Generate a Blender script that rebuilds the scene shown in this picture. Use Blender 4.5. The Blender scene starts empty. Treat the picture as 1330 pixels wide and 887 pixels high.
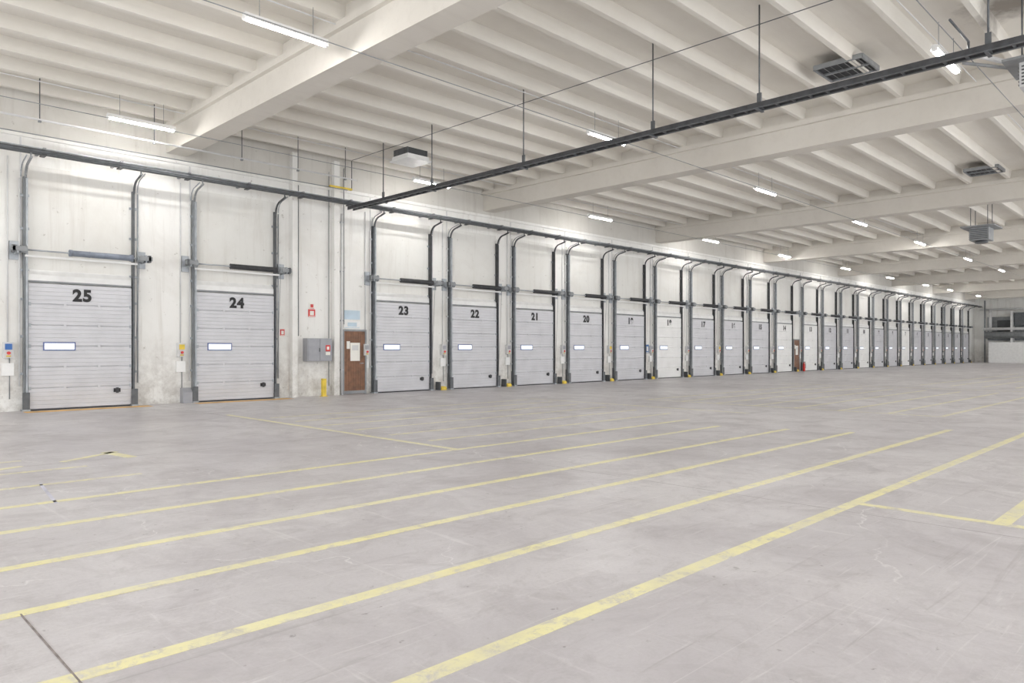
import bpy, bmesh, math, random
from mathutils import Vector
random.seed(4)
sc = bpy.context.scene
D = 20.7          # wall plane (y)
XF = 94.0         # far wall plane (x)
YR = -9.0  # side left open, pulled in so more fill light enters
XB = -8.0
ZS = 7.86         # slab
ZR = 7.58         # rib bottoms
ZB = 6.85         # beam bottoms

# ---------------------------------------------------------------- materials
def srgb(r, g, b):
    f = lambda c: (c/255/12.92) if c/255 <= 0.04045 else ((c/255+0.055)/1.055)**2.4
    return (f(r), f(g), f(b), 1)

def mat(name, col, rough=0.6, metal=0.0, var=0.06, scale=3.0, spec=0.5):
    m = bpy.data.materials.new(name); m.use_nodes = True
    nt = m.node_tree; b = nt.nodes['Principled BSDF']
    b.inputs['Roughness'].default_value = rough
    b.inputs['Metallic'].default_value = metal
    b.inputs['Specular IOR Level'].default_value = spec
    tc = nt.nodes.new('ShaderNodeTexCoord')
    n = nt.nodes.new('ShaderNodeTexNoise'); n.inputs['Scale'].default_value = scale
    n.inputs['Detail'].default_value = 6
    nt.links.new(tc.outputs['Object'], n.inputs['Vector'])
    r = nt.nodes.new('ShaderNodeValToRGB')
    c1 = tuple(max(0, c*(1-var*2)) for c in col[:3])+(1,)
    c2 = tuple(min(1, c*(1+var)) for c in col[:3])+(1,)
    r.color_ramp.elements[0].position = 0.3; r.color_ramp.elements[0].color = c1
    r.color_ramp.elements[1].position = 0.62; r.color_ramp.elements[1].color = c2
    nt.links.new(n.outputs['Fac'], r.inputs['Fac'])
    nt.links.new(r.outputs['Color'], b.inputs['Base Color'])
    return m

def emis(name, col, s):
    m = bpy.data.materials.new(name); m.use_nodes = True
    nt = m.node_tree; b = nt.nodes['Principled BSDF']
    b.inputs['Base Color'].default_value = col
    b.inputs['Emission Color'].default_value = col
    b.inputs['Emission Strength'].default_value = s
    return m

class G:
    def __init__(s, name, rough=0.8, spec=0.3):
        s.m = bpy.data.materials.new(name); s.m.use_nodes = True
        s.nt = s.m.node_tree; s.b = s.nt.nodes['Principled BSDF']
        s.b.inputs['Roughness'].default_value = rough
        s.b.inputs['Specular IOR Level'].default_value = spec
        s.tc = s.nt.nodes.new('ShaderNodeTexCoord')
    def L(s, a, b): s.nt.links.new(a, b)
    def mapping(s, sx, sy, sz, rz=0.0):
        n = s.nt.nodes.new('ShaderNodeMapping'); n.inputs['Scale'].default_value = (sx, sy, sz)
        n.inputs['Rotation'].default_value = (0, 0, rz)
        s.L(s.tc.outputs['Object'], n.inputs['Vector']); return n.outputs['Vector']
    def noise(s, vec, scale, det=8, rough=0.6, dist=0):
        n = s.nt.nodes.new('ShaderNodeTexNoise'); n.inputs['Scale'].default_value = scale
        n.inputs['Detail'].default_value = det; n.inputs['Roughness'].default_value = rough
        n.inputs['Distortion'].default_value = dist
        s.L(vec, n.inputs['Vector']); return n.outputs['Fac']
    def ramp(s, fac, p0, p1, v0=0.0, v1=1.0):
        n = s.nt.nodes.new('ShaderNodeMapRange')
        n.inputs['From Min'].default_value = p0; n.inputs['From Max'].default_value = p1
        n.inputs['To Min'].default_value = v0; n.inputs['To Max'].default_value = v1
        s.L(fac, n.inputs['Value']); return n.outputs['Result']
    def mix(s, fac, a, b):
        n = s.nt.nodes.new('ShaderNodeMix'); n.data_type = 'RGBA'
        s.L(fac, n.inputs[0])
        for i, v in ((6, a), (7, b)):
            if isinstance(v, tuple): n.inputs[i].default_value = v
            else: s.L(v, n.inputs[i])
        return n.outputs[2]
    def math(s, op, a, b=None):
        n = s.nt.nodes.new('ShaderNodeMath'); n.operation = op
        for i, v in ((0, a), (1, b)):
            if v is None: continue
            if isinstance(v, (int, float)): n.inputs[i].default_value = v
            else: s.L(v, n.inputs[i])
        return n.outputs[0]
    def xyz(s):
        n = s.nt.nodes.new('ShaderNodeSeparateXYZ'); s.L(s.tc.outputs['Object'], n.inputs[0]); return n.outputs
    def col(s, c): s.L(c, s.b.inputs['Base Color'])
    def bump(s, h, st, d=0.01):
        n = s.nt.nodes.new('ShaderNodeBump'); n.inputs['Strength'].default_value = st
        n.inputs['Distance'].default_value = d
        s.L(h, n.inputs['Height']); s.L(n.outputs['Normal'], s.b.inputs['Normal'])

def floormat(name):
    g = G(name, 0.5, 0.5)
    v1 = g.mapping(1, 1, 1)
    big = g.noise(v1, 0.16, 6, 0.6, 0.6)
    c = g.mix(g.ramp(big, 0.38, 0.62), srgb(178, 174, 177), srgb(204, 201, 202))
    mid = g.noise(v1, 0.9, 12, 0.72, 0.8)
    c = g.mix(g.ramp(mid, 0.46, 0.68, 0, 0.8), c, srgb(162, 157, 160))
    m2 = g.noise(v1, 3.5, 10, 0.75, 1.0)
    c = g.mix(g.ramp(m2, 0.50, 0.70, 0, 0.6), c, srgb(152, 147, 148))
    m3 = g.noise(v1, 2.1, 10, 0.8, 1.5)
    c = g.mix(g.ramp(m3, 0.58, 0.72, 0, 0.45), c, srgb(216, 213, 213))
    c = g.mix(g.ramp(g.noise(v1, 40, 6, 0.8), 0.45, 0.8, 0, 0.5), c, srgb(154, 149, 149))
    spk = g.noise(v1, 11, 4, 0.6)
    c = g.mix(g.ramp(spk, 0.67, 0.72, 0, 0.65), c, srgb(108, 102, 100))
    for sx, sy, rz, sc_, am in ((0.3, 7, 0.1, 1.2, 0.4), (5, 0.3, 0.25, 1.0, 0.35), (0.4, 9, -0.6, 1.1, 0.35)):
        s_ = g.noise(g.mapping(sx, sy, 1, rz), sc_, 6, 0.65, 2.2)
        c = g.mix(g.ramp(s_, 0.61, 0.72, 0, am), c, srgb(222, 220, 219))
    s_ = g.noise(g.mapping(0.2, 5, 1, 0.35), 1.7, 6, 0.6, 1.2)
    c = g.mix(g.ramp(s_, 0.61, 0.71, 0, 0.5), c, srgb(140, 134, 134))
    vo = g.nt.nodes.new('ShaderNodeTexVoronoi'); vo.feature = 'DISTANCE_TO_EDGE'; vo.inputs['Scale'].default_value = 0.3
    nz = g.nt.nodes.new('ShaderNodeTexNoise'); nz.inputs['Scale'].default_value = 1.3; nz.inputs['Detail'].default_value = 8
    g.L(v1, nz.inputs['Vector'])
    va = g.nt.nodes.new('ShaderNodeVectorMath'); va.operation = 'ADD'
    g.L(v1, va.inputs[0]); g.L(nz.outputs['Color'], va.inputs[1]); g.L(va.outputs[0], vo.inputs['Vector'])
    ck = g.math('MULTIPLY', g.ramp(vo.outputs['Distance'], 0.0, 0.003, 1, 0), g.ramp(g.noise(v1, 0.5, 3), 0.46, 0.56, 0, 0.6))
    c = g.mix(ck, c, srgb(226, 224, 223))
    g.L(g.ramp(mid, 0.3, 0.7, 0.28, 0.52), g.b.inputs['Roughness'])
    g.bump(g.noise(v1, 25, 4), 0.1)
    return g, c, v1
g, c, _ = floormat('concrete_floor'); g.col(c); M_floor = g.m
def linemat(name, wear0, wear1, top, haze):
    g, c, v = floormat(name)
    y = g.mix(g.ramp(g.noise(v, 0.8, 4), 0.3, 0.7), srgb(230, 222, 150), srgb(230, 225, 176))
    y = g.mix(g.ramp(g.noise(v, 2.2, 10, 0.7), 0.42, 0.68, 0, haze), y, c)
    wear = g.noise(v, 7, 12, 0.8, 0.4)
    g.col(g.mix(g.ramp(wear, wear0, wear1, 0.06, top), y, c)); return g.m
M_line = linemat('worn_yellow_line', 0.50, 0.64, 0.9, 0.45)
M_linef = linemat('faded_yellow_line', 0.40, 0.64, 0.95, 0.5)

def wallmat(name, base, dirt, amt):
    g = G(name, 0.75, 0.25)
    v = g.mapping(1, 1, 1)
    a = g.noise(v, 0.5, 8, 0.65, 0.5)
    c = g.mix(g.ramp(a, 0.46, 0.75, 0, amt), base, dirt)
    st = g.noise(g.mapping(3.5, 3.5, 0.22), 1.2, 8, 0.7, 0.3)
    c = g.mix(g.ramp(st, 0.53, 0.74, 0, amt*1.1), c, dirt)
    z = g.xyz()[2]
    low = g.math('MULTIPLY', g.ramp(z, 2.0, 0.0, 0, 1), g.ramp(g.noise(v, 2.6, 9, 0.78), 0.40, 0.60, 0, 1))
    c = g.mix(g.math('MULTIPLY', low, 0.65), c, srgb(156, 148, 138))
    sp = g.noise(v, 6, 6, 0.65)
    c = g.mix(g.ramp(sp, 0.64, 0.69, 0, 0.5), c, srgb(142, 132, 118))
    g.col(c); g.bump(g.noise(v, 14, 5), 0.1)
    return g.m
M_wall = wallmat('painted_concrete_wall', srgb(240, 239, 235), srgb(202, 197, 188), 0.5)
M_upper = wallmat('upper_wall_panel', srgb(228, 227, 222), srgb(200, 195, 186), 0.5)
M_frieze = wallmat('frieze_concrete', srgb(212, 209, 202), srgb(184, 179, 170), 0.6)

def ceilmat(name, base, dirt):
    g = G(name, 0.85, 0.15)
    v = g.mapping(1, 1, 1)
    c = g.mix(g.ramp(g.noise(v, 0.35, 7, 0.6, 0.3), 0.4, 0.7, 0, 0.55), base, dirt)
    c = g.mix(g.ramp(g.noise(g.mapping(0.4, 5, 5), 1, 8, 0.7), 0.5, 0.75, 0, 0.35), c, dirt)
    vm = g.nt.nodes.new('ShaderNodeVectorMath'); vm.operation = 'DISTANCE'
    g.L(g.tc.outputs['Object'], vm.inputs[0]); vm.inputs[1].default_value = (15.9, 2.95, 7.8)
    d = g.math('ADD', vm.outputs['Value'], g.ramp(g.noise(v, 3, 5), 0.2, 0.8, -0.35, 0.35))
    c = g.mix(g.ramp(d, 0.9, 0.2, 0, 0.7), c, srgb(70, 55, 40))
    g.col(c)
    return g.m
M_ceil = ceilmat('painted_ceiling', srgb(232, 228, 219), srgb(212, 206, 195))
M_beam = ceilmat('painted_beam', srgb(220, 215, 206), srgb(198, 192, 182))

M_door = mat('door_panel_grey', srgb(203, 203, 207), 0.32, 0.0, 0.04, 2.0)
M_doorw = mat('door_panel_white', srgb(238, 238, 236), 0.4, 0.0, 0.03, 2.0)
M_seal = mat('black_rubber', srgb(35, 35, 38), 0.7)
M_dark = mat('dark_steel', srgb(84, 87, 90), 0.45, 0.3, 0.15, 8)
M_blk = mat('black_steel', srgb(54, 55, 58), 0.5, 0.2, 0.2, 8)
M_galv = mat('galvanised_steel', srgb(160, 165, 170), 0.4, 0.4, 0.12, 6)
M_lgt = mat('light_grey_paint', srgb(212, 212, 212), 0.5, 0, 0.05, 5)
M_wht = mat('white_paint', srgb(240, 240, 238), 0.5, 0, 0.03, 5)
M_spring = mat('spring_blue_grey', srgb(118, 126, 140), 0.45, 0.3, 0.12, 6)
M_frame = mat('window_frame_blue', srgb(84, 98, 150), 0.4)
M_num = mat('black_number_paint', srgb(18, 18, 20), 0.6)
M_yel = mat('yellow_paint', srgb(228, 196, 60), 0.5, 0, 0.12, 5)
M_org = mat('orange_stain', srgb(222, 176, 100), 0.7, 0, 0.2, 3)
M_red = mat('red_plastic', srgb(208, 40, 34), 0.4)
M_blue = mat('blue_plastic', srgb(36, 96, 170), 0.4)
M_cab = mat('grey_cabinet', srgb(150, 151, 156), 0.4, 0.1, 0.05, 4)
M_wood = mat('brown_wood', srgb(118, 78, 52), 0.5, 0, 0.2, 6)
M_paper = mat('paper', srgb(238, 236, 228), 0.8, 0, 0.03)
M_chalk = mat('pale_blue_chalk', srgb(198, 198, 212), 0.8, 0, 0.1)
M_sky = mat('pale_blue_sign', srgb(190, 210, 224), 0.5, 0, 0.06)
M_tube = emis('lit_tube', (1.0, 0.98, 0.95, 1), 84.0)
M_glass = emis('glowing_acrylic', (0.88, 0.94, 1.0, 1), 0.55)  # emission stands in for daylight coming through the door windows
M_hole = mat('dark_opening', srgb(60, 62, 64), 0.7)
M_grey = mat('mid_grey_metal', srgb(134, 137, 139), 0.5, 0.2, 0.1, 4)
M_joint = mat('joint_dark', srgb(128, 120, 117), 0.9, 0, 0.25, 12)
M_jointf = mat('joint_faint', srgb(160, 155, 156), 0.9, 0, 0.08, 3)

# ---------------------------------------------------------------- mesh builder
class MB:
    def __init__(s): s.v = []; s.f = []; s.mi = []; s.sm = []; s.mats = []
    def m(s, mt):
        if mt not in s.mats: s.mats.append(mt)
        return s.mats.index(mt)
    def face(s, idx, mt, sm=False):
        s.f.append(idx); s.mi.append(s.m(mt)); s.sm.append(sm)
    def box(s, x0, x1, y0, y1, z0, z1, mt):
        b = len(s.v)
        s.v += [(x0,y0,z0),(x1,y0,z0),(x1,y1,z0),(x0,y1,z0),(x0,y0,z1),(x1,y0,z1),(x1,y1,z1),(x0,y1,z1)]
        for q in ((3,2,1,0),(4,5,6,7),(0,1,5,4),(1,2,6,5),(2,3,7,6),(3,0,4,7)):
            s.face([b+i for i in q], mt)
        return s
    def lathe(s, p0, p1, prof, mt, n=12, caps=True):
        p0 = Vector(p0); p1 = Vector(p1); d = (p1-p0); L = d.length; d.normalize()
        a = Vector((0,0,1)) if abs(d.z) < 0.9 else Vector((1,0,0))
        u = d.cross(a).normalized(); w = d.cross(u)
        b = len(s.v)
        for t, r in prof:
            for i in range(n):
                an = 2*math.pi*i/n
                s.v.append(tuple(p0 + d*L*t + (u*math.cos(an)+w*math.sin(an))*r))
        for k in range(len(prof)-1):
            for i in range(n):
                j = (i+1) % n
                s.face([b+k*n+i, b+(k+1)*n+i, b+(k+1)*n+j, b+k*n+j], mt, True)
        if caps:
            s.face([b+i for i in range(n)], mt)
            e = b+(len(prof)-1)*n
            s.face([e+i for i in reversed(range(n))], mt)
        return s
    def cyl(s, p0, p1, r, mt, n=10): return s.lathe(p0, p1, [(0, r), (1, r)], mt, n)
    def path(s, pts, r, mt, n=8):
        for a, b in zip(pts, pts[1:]): s.cyl(a, b, r, mt, n)
        return s
    def prism(s, prof, x0, x1, mt, sm=False):
        b = len(s.v); n = len(prof)
        s.v += [(x0, y, z) for y, z in prof] + [(x1, y, z) for y, z in prof]
        for i in range(n):
            j = (i+1) % n
            s.face([b+i, b+j, b+n+j, b+n+i], mt, sm)
        s.face([b+i for i in reversed(range(n))], mt); s.face([b+n+i for i in range(n)], mt)
        return s
    def mesh(s, name):
        me = bpy.data.meshes.new(name); me.from_pydata(s.v, [], s.f)
        for mt in s.mats: me.materials.append(mt)
        for p, mi, sm in zip(me.polygons, s.mi, s.sm): p.material_index = mi; p.use_smooth = sm
        bm = bmesh.new(); bm.from_mesh(me); bmesh.ops.recalc_face_normals(bm, faces=bm.faces); bm.to_mesh(me); bm.free()
        return me
    def build(s, name, loc=(0,0,0), parent=None):
        return place(s.mesh(name), name, loc, parent)

def place(me, name, loc=(0,0,0), parent=None):
    o = bpy.data.objects.new(name, me); sc.collection.objects.link(o); o.location = loc
    if parent: o.parent = parent
    return o
def empty(name, loc):
    o = bpy.data.objects.new(name, None); sc.collection.objects.link(o); o.location = loc
    o.empty_display_size = 0.3
    return o

# ---------------------------------------------------------------- shell
MB().box(XB, XF+4, YR, D+0.3, -0.3, 0, M_floor).build('floor')
MB().box(XB, XF+0.3, D, D+0.3, 0, ZS+0.2, M_wall).build('wall_left')
MB().box(XF, XF+0.3, YR, D, 0, ZS+0.2, M_wall).build('wall_far')

c = MB()
c.box(XB, XF+0.3, YR, D+0.3, ZS, ZS+0.3, M_ceil)
y = D-0.55
while y > YR:
    c.prism([(y-0.09, ZS+0.02), (y+0.09, ZS+0.02), (y+0.055, ZR), (y-0.055, ZR)], XB, XF, M_ceil)
    y -= 1.2
c.build('ceiling')

for k in range(-1, 8):
    x = 7.3 + 11.8*k
    b = MB(); b.prism([(YR, ZB), (D, ZB), (D, ZS+0.01), (YR, ZS+0.01)], x, x+0.55, M_beam)
    b.box(x-0.1, x+0.65, YR, D, ZR-0.14, ZR+0.0, M_beam)
    b.build('ceiling_beam')

doors = {25: 5.24, 24: 9.23}
for i, n in enumerate(range(23, 13, -1)): doors[n] = 15.2 + 3.35*i
for i, n in enumerate(range(13, 0, -1)): doors[n] = 49.4 + 3.35*i
tr = MB()
tr.box(XB, XF, D-0.06, D, 6.62, 6.72, M_wall)
tr.box(XB, XF, D-0.03, D, 6.72, ZS, M_frieze)
for n, x in doors.items():
    tr.box(x-1.22, x+1.22, D-0.04, D, 3.2, 5.95, M_upper)
    tr.box(x-1.30, x-1.27, D-0.02, D, 3.2, 6.6, M_lgt)
for x0, x1, dd in ((10.95, 11.12, 0.22), (12.42, 12.62, 0.2)):
    tr.box(x0, x1, D-dd, D, 0, 7.55, M_wall)
tr.build('trim_1')

# ---------------------------------------------------------------- dock doors
W2 = 1.15; H = 3.1
def door_mesh(name, pm):
    b = MB()
    prof = []
    ns = 6
    yf = -0.14
    for i in range(ns):
        z0 = 0.03 + i*(H-0.03)/ns; z1 = 0.03 + (i+1)*(H-0.03)/ns; h = z1-z0
        prof += [(yf+0.028, z0), (yf, z0+0.02)]
        for q in (0.2, 0.4, 0.6, 0.8):
            prof += [(yf, z0+h*q-0.012), (yf+0.01, z0+h*q-0.004), (yf+0.01, z0+h*q+0.004), (yf, z0+h*q+0.012)]
        prof += [(yf, z1-0.02), (yf+0.028, z1)]
    prof += [(-0.06, H), (-0.06, 0.03)]
    b.prism(prof, -W2, W2, pm)
    b.box(-W2, W2, -0.13, -0.06, 0.0, 0.03, M_seal)
    for s in (-1, 1):
        for i in range(1, ns):
            z = 0.03+i*(H-0.03)/ns
            b.box(s*W2-(0.05 if s > 0 else 0), s*W2+(0.05 if s < 0 else 0), -0.155, -0.13, z-0.04, z+0.04, M_galv)
    for i in range(1, ns):
        z = 0.03+i*(H-0.03)/ns
        for xx in (-0.38, 0.38): b.box(xx-0.03, xx+0.03, -0.148, -0.13, z-0.04, z+0.04, pm)
    b.box(0.72, 0.88, -0.165, -0.14, 0.38, 0.48, M_seal)
    b.box(0.77, 0.83, -0.19, -0.16, 0.36, 0.50, M_blk)
    return b.mesh(name)
ME_door = door_mesh('panel_grey', M_door); ME_doorw = door_mesh('panel_white', M_doorw)
b = MB()
cx, cz, ww, hh = -0.5, 1.56, 0.35, 0.105
b.box(cx-ww, cx+ww, -0.155, -0.138, cz-hh, cz+hh, M_frame)
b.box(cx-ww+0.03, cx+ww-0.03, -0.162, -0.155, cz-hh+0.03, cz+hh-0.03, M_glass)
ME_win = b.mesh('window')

def tracks(big):
    b = MB()
    for s, mt in ((-1, M_grey if big else M_dark), (1, M_dark if big else M_blk)):
        x = s*(W2+0.06)
        b.box(x-0.035, x+0.035, -0.10, 0, 0, 5.65, mt)
        b.box(x-0.02*s-0.02, x-0.02*s+0.02, -0.20, -0.10, 0.0, 5.6, M_galv if s < 0 else mt)
        xo = s*(W2+0.17)
        b.cyl((xo, -0.08, 0.6), (xo, -0.08, 5.6), 0.018, M_lgt if s < 0 else M_galv, 6)
        pts = []
        for i in range(7):
            a = i/6*math.radians(72)
            pts.append((x, -0.15-0.33*(1-math.cos(a)), 5.6+0.33*math.sin(a)))
        pts.append((x, -0.75, 6.0))
        b.path(pts, 0.03, mt, 6)
        b.path([(p[0]+0.09*s, p[1]+0.03, p[2]+0.03) for p in pts], 0.016, M_galv, 6)
        b.cyl((x, -0.70, 5.97), (x, -0.70, 6.12), 0.02, mt, 6)
        for z in (0.9, 1.8, 2.7, 3.4, 4.4, 5.2):
            b.box(x-0.09, x+0.09, -0.07, 0, z-0.03, z+0.03, M_galv)
        b.box(x-0.08, x+0.08, -0.25, -0.0, 0, 0.04, M_galv)
        b.box(x-0.075, x+0.075, -0.22, -0.202, 0.04, 0.45, M_dark)
    b.box(-W2, W2, -0.13, 0, H+0.02, H+0.06, M_grey)
    b.prism([(0, H+0.06), (-0.12, H+0.06), (-0.12, H+0.2), (-0.03, H+0.34), (0, H+0.34)], -W2, W2, M_wht)
    return b.mesh('track_assembly')
ME_trA = tracks(True); ME_trB = tracks(False)

def springs(mt, ribbed, x0, x1, r):
    b = MB(); z = 3.86; y = -0.36
    b.cyl((-1.52, y, z), (1.52, y, z), 0.02, M_galv, 8)
    if ribbed:
        pr = [(0, r*0.6)]
        N = 26
        for i in range(N):
            pr += [((i+0.15)/N, r*0.82), ((i+0.5)/N, r), ((i+0.85)/N, r*0.82)]
        pr += [(1, r*0.6)]
    else:
        pr = [(0, r*0.8), (0.005, r*1.15), (0.05, r*1.15), (0.055, r), (0.3, r), (0.305, r*1.05), (0.32, r*1.05), (0.325, r),
              (0.94, r), (0.945, r*1.2), (0.995, r*1.2), (1, r*0.8)]
    b.lathe((x0, y, z), (x1, y, z), pr, mt, 14)
    for s in (-1, 1):
        b.lathe((s*1.22, y, z), (s*1.36, y, z), [(0, 0.10), (0.1, 0.11), (0.2, 0.085), (0.8, 0.08), (0.9, 0.11), (1, 0.10)], M_galv, 14)
        b.box(s*1.42-0.015, s*1.42+0.015, y-0.09, 0, z-0.10, z+0.10, M_galv)
        b.box(s*1.42-0.10, s*1.42+0.10, -0.06, 0, z-0.22, z+0.22, M_galv)
        b.box(min(s*1.25, s*1.56), max(s*1.25, s*1.56), y-0.12, y-0.08, z-0.05, z+0.06, M_grey)
        b.box(s*1.50-0.03, s*1.50+0.03, y-0.12, y+0.05, z-0.09, z+0.09, M_dark)
        b.cyl((s*1.3, y+0.08, z-0.05), (s*1.2, -0.18, 0.3), 0.006, M_dark, 5)
    b.box(-1.25, 1.25, -0.30, -0.26, z-0.16, z-0.11, M_wht)
    return b.mesh('spring_shaft')
ME_spA = springs(M_spring, False, -0.35, 1.12, 0.075)
ME_spB = springs(M_blk, True, -0.3, 1.15, 0.085)

def control(dx, top):
    b = MB(); x = dx
    b.box(x-0.10, x+0.10, -0.14, 0, 1.28, 1.66, M_lgt)
    b.box(x-0.07, x+0.07, -0.16, -0.14, 1.48, 1.62, top)
    b.cyl((x, -0.16, 1.40), (x, -0.18, 1.40), 0.04, M_red, 10)
    b.box(x-0.045, x+0.045, -0.155, -0.14, 1.31, 1.345, M_yel)
    b.box(x-0.12, x+0.12, -0.07, 0, 0.86, 1.16, M_wht)
    b.cyl((x, -0.03, 1.66), (x, -0.03, 6.1), 0.016, M_lgt, 6)
    b.cyl((x+0.04, -0.03, 0.3), (x+0.04, -0.03, 1.28), 0.012, M_grey, 6)
    return b.mesh('control_box')
ME_ctA = control(-1.55, M_blue); ME_ctB = control(-1.55, M_yel); ME_ctC = control(-1.5, M_cab)

b = MB(); b.prism([(-0.34, 0), (-0.05, 0), (-0.05, 0.13), (-0.28, 0.13), (-0.34, 0.08)], -0.12, 0.12, M_yel)
b.box(-0.17, -0.12, -0.3, -0.05, 0.0, 0.3, M_dark)
ME_bump = b.mesh('wheel_bumper')
b = MB(); b.prism([(-0.24, 0), (0, 0), (0, 0.42), (-0.12, 0.42), (-0.24, 0.3)], -1.55, -1.3, M_cab)
ME_guard = b.mesh('track_guard')

for n, x in doors.items():
    e = empty('door_%d' % n, (x, D, 0))
    white = n in (18, 14, 13, 7, 10)
    place(ME_doorw if white else ME_door, 'panel', (0,0,0), e)
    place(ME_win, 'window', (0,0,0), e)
    place(ME_trA if n >= 24 else ME_trB, 'track_assembly', (0,0,0), e)
    place(ME_spA if n == 25 else ME_spB, 'spring_shaft', (0,0,0), e)
    place(ME_ctA if n == 25 else (ME_ctB if n in (24, 19, 16) else ME_ctC), 'control_box', (0,0,0), e)
    if n in (24,): place(ME_guard, 'track_guard', (0,0,0), e)
    if n < 24: place(ME_bump, 'wheel_bumper', (1.675, 0, 0), e)
    t = bpy.data.curves.new('number', 'FONT'); t.body = str(n); t.size = 0.40
    t.align_x = 'CENTER'; t.extrude = 0.003; t.offset = 0.019; t.space_character = 1.12
    t.materials.append(M_num)
    o = bpy.data.objects.new('number', t); sc.collection.objects.link(o)
    o.parent = e; o.location = (0.0, -0.150, 2.70); o.rotation_euler = (math.radians(90), 0, 0)

# ---------------------------------------------------------------- personnel doors
def pdoor(name, x):
    e = empty(name, (x, D, 0))
    b = MB()
    b.box(-0.46, -0.40, -0.10, 0, 0, 2.14, M_grey); b.box(0.40, 0.46, -0.10, 0, 0, 2.14, M_grey)
    b.box(-0.40, 0.40, -0.10, 0, 2.08, 2.14, M_grey)
    b.build('frame', (0,0,0), e)
    b = MB(); b.box(-0.40, 0.40, -0.07, -0.02, 0.01, 2.08, M_wood)
    for i in range(9):
        xx = -0.36+i*0.09
        b.box(xx-0.038, xx+0.038, -0.08, -0.07, 0.05, 2.04, M_wood)
    b.box(-0.40, 0.40, -0.085, -0.07, 0.02, 0.12, M_grey)
    b.cyl((0.31, -0.12, 1.02), (0.18, -0.12, 1.02), 0.012, M_galv); b.cyl((0.31, -0.08, 1.02), (0.31, -0.13, 1.02), 0.016, M_galv)
    b.box(-0.16, 0.20, -0.09, -0.08, 1.10, 1.70, M_paper)
    b.box(-0.10, 0.14, -0.095, -0.09, 1.45, 1.62, M_lgt)
    b.box(-0.3, -0.18, -0.09, -0.08, 1.5, 1.75, M_paper)
    b.build('leaf', (0,0,0), e)
pdoor('door_26', 13.25); pdoor('door_27', 47.35)

# ---------------------------------------------------------------- things on the wall
b = MB()
b.box(-0.43, 0.43, -0.28, 0, -0.36, 0.36, M_cab); b.box(-0.40, -0.01, -0.295, -0.28, -0.33, 0.33, M_cab)
b.box(0.01, 0.40, -0.295, -0.28, -0.33, 0.33, M_cab); b.box(-0.03, 0.0, -0.31, -0.295, -0.06, 0.06, M_dark)
b.box(0.2, 0.36, -0.30, -0.295, -0.05, 0.15, M_red); b.box(0.24, 0.32, -0.303, -0.30, 0.0, 0.1, M_paper)
b.box(0.2, 0.36, -0.30, -0.295, -0.17, -0.07, M_paper)
b.build('fire_hose_cabinet', (11.85, D-0.001, 1.47))

def sign(name, x, z, w_, h_, m1, m2):
    b = MB(); b.box(-w_/2, w_/2, -0.02, 0, -h_/2, h_/2, m1); b.box(-w_*0.28, w_*0.28, -0.024, -0.02, -h_*0.28, h_*0.28, m2)
    b.box(-w_*0.45, w_*0.45, -0.022, -0.02, -h_*0.45, -h_*0.38, m2)
    b.build(name, (x, D-0.001, z))
sign('fire_sign', 11.72, 2.86, 0.18, 0.18, M_paper, M_red)
sign('fire_sign', 11.72, 2.63, 0.24, 0.24, M_red, M_paper)
sign('fire_sign', 10.72, 2.0, 0.14, 0.2, M_red, M_paper)
sign('notice_sign', 13.2, 2.62, 0.6, 0.3, M_sky, M_sky)
sign('notice_sign', 13.2, 2.30, 0.62, 0.24, M_wht, M_sky)
sign('blue_mandatory_sign', 30.20, 1.5, 0.24, 0.42, M_blue, M_paper)

b = MB(); b.box(-0.09, 0.09, -0.09, 0.09, 0, 0.02, M_yel); b.box(-0.065, 0.065, -0.05, 0.05, 0.02, 0.56, M_yel); b.box(-0.03, 0.03, -0.055, -0.05, 0.1, 0.5, M_yel)
b.build('yellow_bollard', (11.95, D-0.35, 0))
b = MB()
b.lathe((0, 0, 0), (0, 0, 0.62), [(0, 0.06), (0.04, 0.08), (0.75, 0.08), (0.86, 0.06), (0.92, 0.025), (1, 0.025)], M_red, 14)
b.box(-0.02, 0.02, -0.09, 0.03, 0.60, 0.64, M_blk); b.path([(0, -0.05, 0.6), (0.1, -0.08, 0.5), (0.1, -0.06, 0.2)], 0.012, M_blk)
b.build('fire_extinguisher', (48.0, D-0.3, 0.0))

b = MB()
b.cyl((12.75, D-0.10, 0.0), (12.75, D-0.10, 5.9), 0.035, M_lgt)
b.cyl((12.86, D-0.06, 2.3), (12.86, D-0.06, 7.4), 0.015, M_grey)
for z in (0.8, 2.4, 4.0, 5.6): b.box(12.69, 12.81, D-0.12, D, z, z+0.04, M_galv)
b.cyl((12.32, D-0.03, 0.3), (12.32, D-0.03, 7.2), 0.012, M_grey)
b.cyl((11.25, D-0.03, 1.9), (11.25, D-0.03, 6.6), 0.014, M_grey)
b.box(12.1, 12.9, D-0.5, D-0.42, 6.62, 6.68, M_yel); b.cyl((12.9, D-0.46, 6.65), (12.9, D-0.46, ZR), 0.014, M_dark)
b.build('wall_riser_pipe')

b = MB(); yr = D-0.72
b.cyl((2.0, yr, 6.17), (XF, yr, 6.17), 0.038, M_dark, 10)
b.box(2.0, XF, yr+0.08, yr+0.12, 6.10, 6.18, M_dark)
b.cyl((2.0, yr-0.09, 6.10), (XF, yr-0.09, 6.10), 0.014, M_dark, 6)
b.box(2.0, XF, yr-0.04, yr+0.04, 6.22, 6.24, M_galv)
x = 2.6
while x < XF:
    b.box(x-0.03, x+0.03, yr-0.14, D, 6.20, 6.235, M_grey)
    b.box(x-0.05, x+0.05, yr-0.12, yr+0.15, 6.06, 6.09, M_blk)
    x += 1.675
b.build('track_support_rail')

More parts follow.
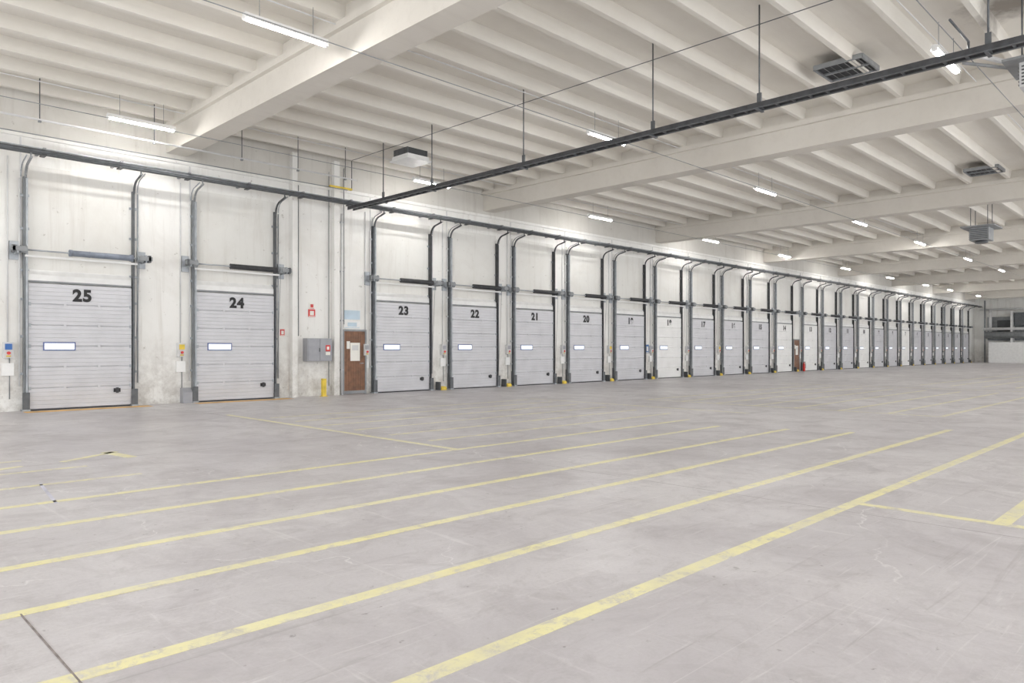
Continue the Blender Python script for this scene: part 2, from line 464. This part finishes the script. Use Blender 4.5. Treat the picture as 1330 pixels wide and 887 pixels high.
b = MB(); yy = 19.5
b.cyl((XB, yy, 6.78), (12.6, yy, 6.78), 0.025, M_lgt, 8)
b.cyl((XB, yy+0.5, 6.55), (12.6, yy+0.5, 6.55), 0.014, M_grey, 8)
for x in (1.6, 4.1, 6.6, 8.9, 10.6, 12.2):
    b.cyl((x, yy, 6.74), (x, yy, ZS), 0.012, M_dark, 6); b.box(x-0.03, x+0.03, yy-0.03, yy+0.03, 6.72, 6.76, M_grey)
b.build('hanging_conduit')

b = MB(); xt = 12.7; zt = 5.98
for s in (-1, 1):
    b.box(xt+s*0.10-0.01, xt+s*0.10+0.01, YR+1, D-0.7, zt-0.05, zt+0.05, M_blk)
    b.box(xt+s*0.10-0.025, xt+s*0.10+0.025, YR+1, D-0.7, zt-0.055, zt-0.045, M_dark)
y = YR+1.1
while y < D-0.8:
    b.box(xt-0.10, xt+0.10, y-0.02, y+0.02, zt-0.04, zt-0.015, M_dark); y += 0.3
b.box(xt-0.05, xt+0.0, YR+1, D-0.7, zt-0.015, zt+0.015, M_grey)
for y in (18.19, 15.86, 12.3, 8.56, 6.23, 2.62, -1.0, -4.5):
    b.cyl((xt, y, zt), (xt, y, ZS-0.002), 0.016, M_dark, 6)
    b.box(xt-0.14, xt+0.14, y-0.025, y+0.025, zt-0.08, zt-0.055, M_dark)
    b.box(xt-0.02, xt+0.02, y-0.04, y+0.04, zt+0.05, zt+0.25, M_dark)
b.cyl((xt, YR+1, 7.5), (xt, 19.9, 7.5), 0.009, M_dark, 6)
b.build('cable_tray')

# ---------------------------------------------------------------- lights
ZL = 7.0
b = MB()
b.prism([(-0.075, -0.02), (-0.05, 0.07), (0.05, 0.07), (0.075, -0.02), (0.068, -0.025), (0.045, 0.05), (-0.045, 0.05), (-0.068, -0.025)], -0.77, 0.77, M_wht)
b.lathe((-0.73, 0, -0.02), (0.73, 0, -0.02), [(0, 0.045), (1, 0.045)], M_tube, 8)
b.box(-0.775, -0.735, -0.05, 0.05, -0.05, 0.06, M_wht); b.box(0.735, 0.775, -0.05, 0.05, -0.05, 0.06, M_wht)
for s in (-0.5, 0.5): b.cyl((s, 0, 0.07), (s, 0, 0.57), 0.006, M_grey, 5)
ME_l = b.mesh('tube_light')
rows = (18.85, 11.6, 3.9, -3.6)
for k in range(-1, 10):
    x = 6.1+9.0*k
    if k == 4: x = 41.6
    if k == 8: x = 76.6
    for y in rows: place(ME_l, 'tube_light', (x+(0.5 if (k == 1 and y == 3.9) else 0), y, ZL))
b = MB()
for y in rows:
    b.cyl((XB, y-0.45, 6.83), (XF, y-0.45, 6.83), 0.009, M_grey, 6)
    b.cyl((XB, y+0.25, 7.54), (XF, y+0.25, 7.54), 0.012, M_lgt, 6)
b.build('ceiling_conduit')

# ---------------------------------------------------------------- ceiling vents / heaters
def vent(x, y, z, s=0.5):
    b = MB()
    for a in (-1, 1):
        b.box(-s, s, a*s-0.02, a*s+0.02, 0.0, 0.1, M_grey); b.box(a*s-0.02, a*s+0.02, -s, s, 0.0, 0.1, M_grey)
    b.box(-s, s, -s, s, 0.05, 0.10, M_hole)
    for i in range(7):
        yy = -s+0.08+i*(2*s/7)
        b.prism([(yy, 0.01), (yy+0.012, 0.01), (yy+0.06, 0.05), (yy+0.048, 0.05)], -s*0.95, s*0.95, M_grey if i in (1, 2, 5) else M_dark)
    b.box(-0.015, 0.015, -s, s, 0.0, 0.05, M_grey)
    b.build('roof_vent', (x, y, z))
for x, y in ((16.3, 6.0), (29.0, 6.1), (40.6, 6.1), (60.0, 6.1)): vent(x, y, ZR-0.02)
b = MB()
b.box(-0.4, 0.4, -0.4, 0.4, -0.12, 0.0, M_wht); b.box(-0.46, 0.46, -0.46, 0.46, -0.16, -0.12, M_wht)
for a in (-0.36, 0.36): b.box(a-0.02, a+0.02, -0.35, 0.35, 0.0, 0.2, M_dark)
b.box(-0.34, 0.34, -0.34, 0.34, 0.0, 0.2, M_hole)
b.build('air_diffuser', (13.5, 17.9, 7.37))

def heater(z, mt, s=1.0):
    b = MB()
    b.box(-0.5*s, 0.5*s, -0.4*s, 0.4*s, -0.3*s, 0.3*s, mt)
    for i in range(6):
        zz = -0.24*s+i*0.085*s
        b.box(-0.52*s, -0.5*s, -0.35*s, 0.35*s, zz, zz+0.03*s, M_hole)
        b.box(-0.44*s, 0.44*s, 0.4*s, 0.43*s, zz, zz+0.03*s, M_hole)
    b.lathe((0, 0, -0.3*s), (0, 0, -0.42*s), [(0, 0.25*s), (0.8, 0.28*s), (1, 0.2*s)], M_dark, 16)
    b.box(-0.85*s, 0.85*s, -0.7*s, 0.7*s, 0.3*s, 0.36*s, M_grey)
    for a in (-0.45, 0.45):
        for c_ in (-0.35, 0.35): b.cyl((a*s, c_*s, 0.3*s), (a*s, c_*s, ZS-z-0.002), 0.015, M_dark, 6)
    return b
heater(6.45, M_grey, 0.9).build('unit_heater', (36.6, 7.8, 6.45))
b = heater(6.2, M_lgt, 0.7)
b.path([(-0.9, 0.91, 0.4), (0.5, 0.35, 0.4)], 0.045, M_lgt)
b.path([(-0.85, 1.0, 0.27), (0.3, 0.3, 0.27)], 0.03, M_grey)
b.path([(-0.9, 0.91, 0.4), (-0.9, 0.91, 0.6), (-1.7, 1.0, 0.75)], 0.02, M_dark)
b.build('unit_heater', (15.3, 2.35, 6.2))

# ---------------------------------------------------------------- far end
b = MB()
b.box(XF-2.2, XF-2.0, 6.0, 18.9, 0, 2.2, M_wht)
b.box(XF-2.0, XF-0.01, 6.0, 18.9, 2.1, 2.2, M_wht)
b.build('partition_wall')
b = MB()
b.box(XF-0.25, XF-0.02, 8, 19.4, 2.4, 5.0, M_grey)
b.box(XF-0.9, XF-0.25, 13.0, 16.8, 4.0, 5.4, M_dark); b.box(XF-0.7, XF-0.25, 17.2, 18.4, 3.4, 4.6, M_hole)
b.box(XF-1.3, XF-0.3, 16.9, 17.1, 2.2, 5.5, M_lgt)
b.cyl((XF-1.2, 8, 3.0), (XF-1.2, 19.4, 3.0), 0.36, M_grey, 16); b.cyl((XF-1.2, 12, 3.65), (XF-1.2, 19.6, 3.65), 0.16, M_lgt, 12)
b.cyl((XF-1.0, 19.0, 3.0), (XF-1.0, 19.0, 5.8), 0.15, M_lgt, 12); b.cyl((XF-1.0, 19.5, 0), (XF-1.0, 19.5, 6.8), 0.08, M_grey, 10)
b.cyl((XF-0.9, 8, 5.8), (XF-0.9, 20, 5.8), 0.1, M_lgt, 10)
b.build('ventilation_ductwork')

# ---------------------------------------------------------------- floor paint
ZP = 0.004
fm = MB()
def lx(y, x0, x1, m=None, w_=0.10): fm.box(x0, x1, y-w_/2, y+w_/2, 0.0005, ZP, m or M_line)
def ly(x, y0, y1, m=None, w_=0.10): fm.box(x-w_/2, x+w_/2, y0, y1, 0.0005, ZP-0.0005, m or M_line)
lx(2.62, -3, 60, None, 0.115); lx(3.74, -4, 15.2, None, 0.11); lx(4.87, -4, 13.5); lx(5.92, -4, 13.2, None, 0.1); lx(7.1, -4, 12.8, None, 0.1)
lx(8.2, -4, 13.5, None, 0.095)
ly(7.05, 8.2, 16.2, None, 0.1); ly(7.33, -3, 2.57); lx(1.42, 7.33, 22, None, 0.13)
for i, y in enumerate((9.3, 10.4, 11.5, 12.6, 13.7, 14.8)):
    lx(y, 7.4, 14.5+0.2*i, M_linef, 0.1)
for y, x0, x1 in ((9.3, -3, 3.0), (10.4, -3, 2.7), (11.5, -3, 2.2)): lx(y, x0, x1, M_linef, 0.09)
for y in (4.6, 5.7, 6.8, 7.9, 9.0, 10.1, 11.2, 12.3): lx(y, 18, 29, M_linef, 0.11)
for y in (3.7, 4.8, 5.9, 7.0, 8.1, 9.2): lx(y, 33, 52, M_linef, 0.11)
ly(18, 4.6, 12.4, M_linef); ly(30.5, 2.6, 14, M_linef); ly(15.8, 8, 15, M_linef)
def seg(p, q, w_, m):
    p = Vector((*p, 0)); q = Vector((*q, 0)); d = (q-p).normalized(); n_ = Vector((-d.y, d.x, 0))*w_/2
    b0 = len(fm.v)
    for z in (0.0005, ZP):
        for a in (p-n_, q-n_, q+n_, p+n_): fm.v.append((a.x, a.y, z))
    for qd in ((3,2,1,0),(4,5,6,7),(0,1,5,4),(1,2,6,5),(2,3,7,6),(3,0,4,7)): fm.face([b0+i for i in qd], m)
seg((2.57, 11.0), (3.37, 11.54), 0.10, M_line); seg((3.25, 11.6), (3.36, 10.8), 0.14, M_line)
seg((1.3, 10.6), (2.1, 10.95), 0.09, M_line); seg((1.98, 9.4), (1.84, 8.1), 0.03, M_chalk)
for n in (25, 24): fm.box(doors[n]-1.3, doors[n]+1.5, D-0.75, D-0.3, 0.0005, 0.003, M_org)
fm.build('floor_marking')
b = MB()
b.box(0.923, 0.932, YR, 4.85, 0.0005, 0.0045, M_joint)
for x in (6.9, 12.9, 18.9, 24.9, 36.9, 48.9): b.box(x, x+0.012, YR, D, 0.0005, 0.0015, M_jointf)
for y in (-1.5, 10.9, 16.9): b.box(XB, XF, y, y+0.012, 0.0005, 0.0015, M_jointf)
b.build('floor_joint')

# ---------------------------------------------------------------- world + camera
wd = bpy.data.worlds.new('World'); sc.world = wd; wd.use_nodes = True
bg = wd.node_tree.nodes['Background']; bg.inputs[0].default_value = (0.97, 0.98, 1, 1); bg.inputs[1].default_value = 1.8  # added soft white fill, enters through the open sides behind the camera

cd = bpy.data.cameras.new('camera'); co = bpy.data.objects.new('camera', cd); sc.collection.objects.link(co)
co.location = (0, 0, 1.5); co.rotation_euler = (math.radians(90), 0, math.radians(-45))
cd.sensor_width = 36; cd.lens = 940/1330*36; cd.shift_y = 9.5/1330; cd.clip_end = 300
sc.camera = co
sc.view_settings.view_transform = 'Standard'
sc.view_settings.exposure = 0.54
sc.view_settings.gamma = 1.12
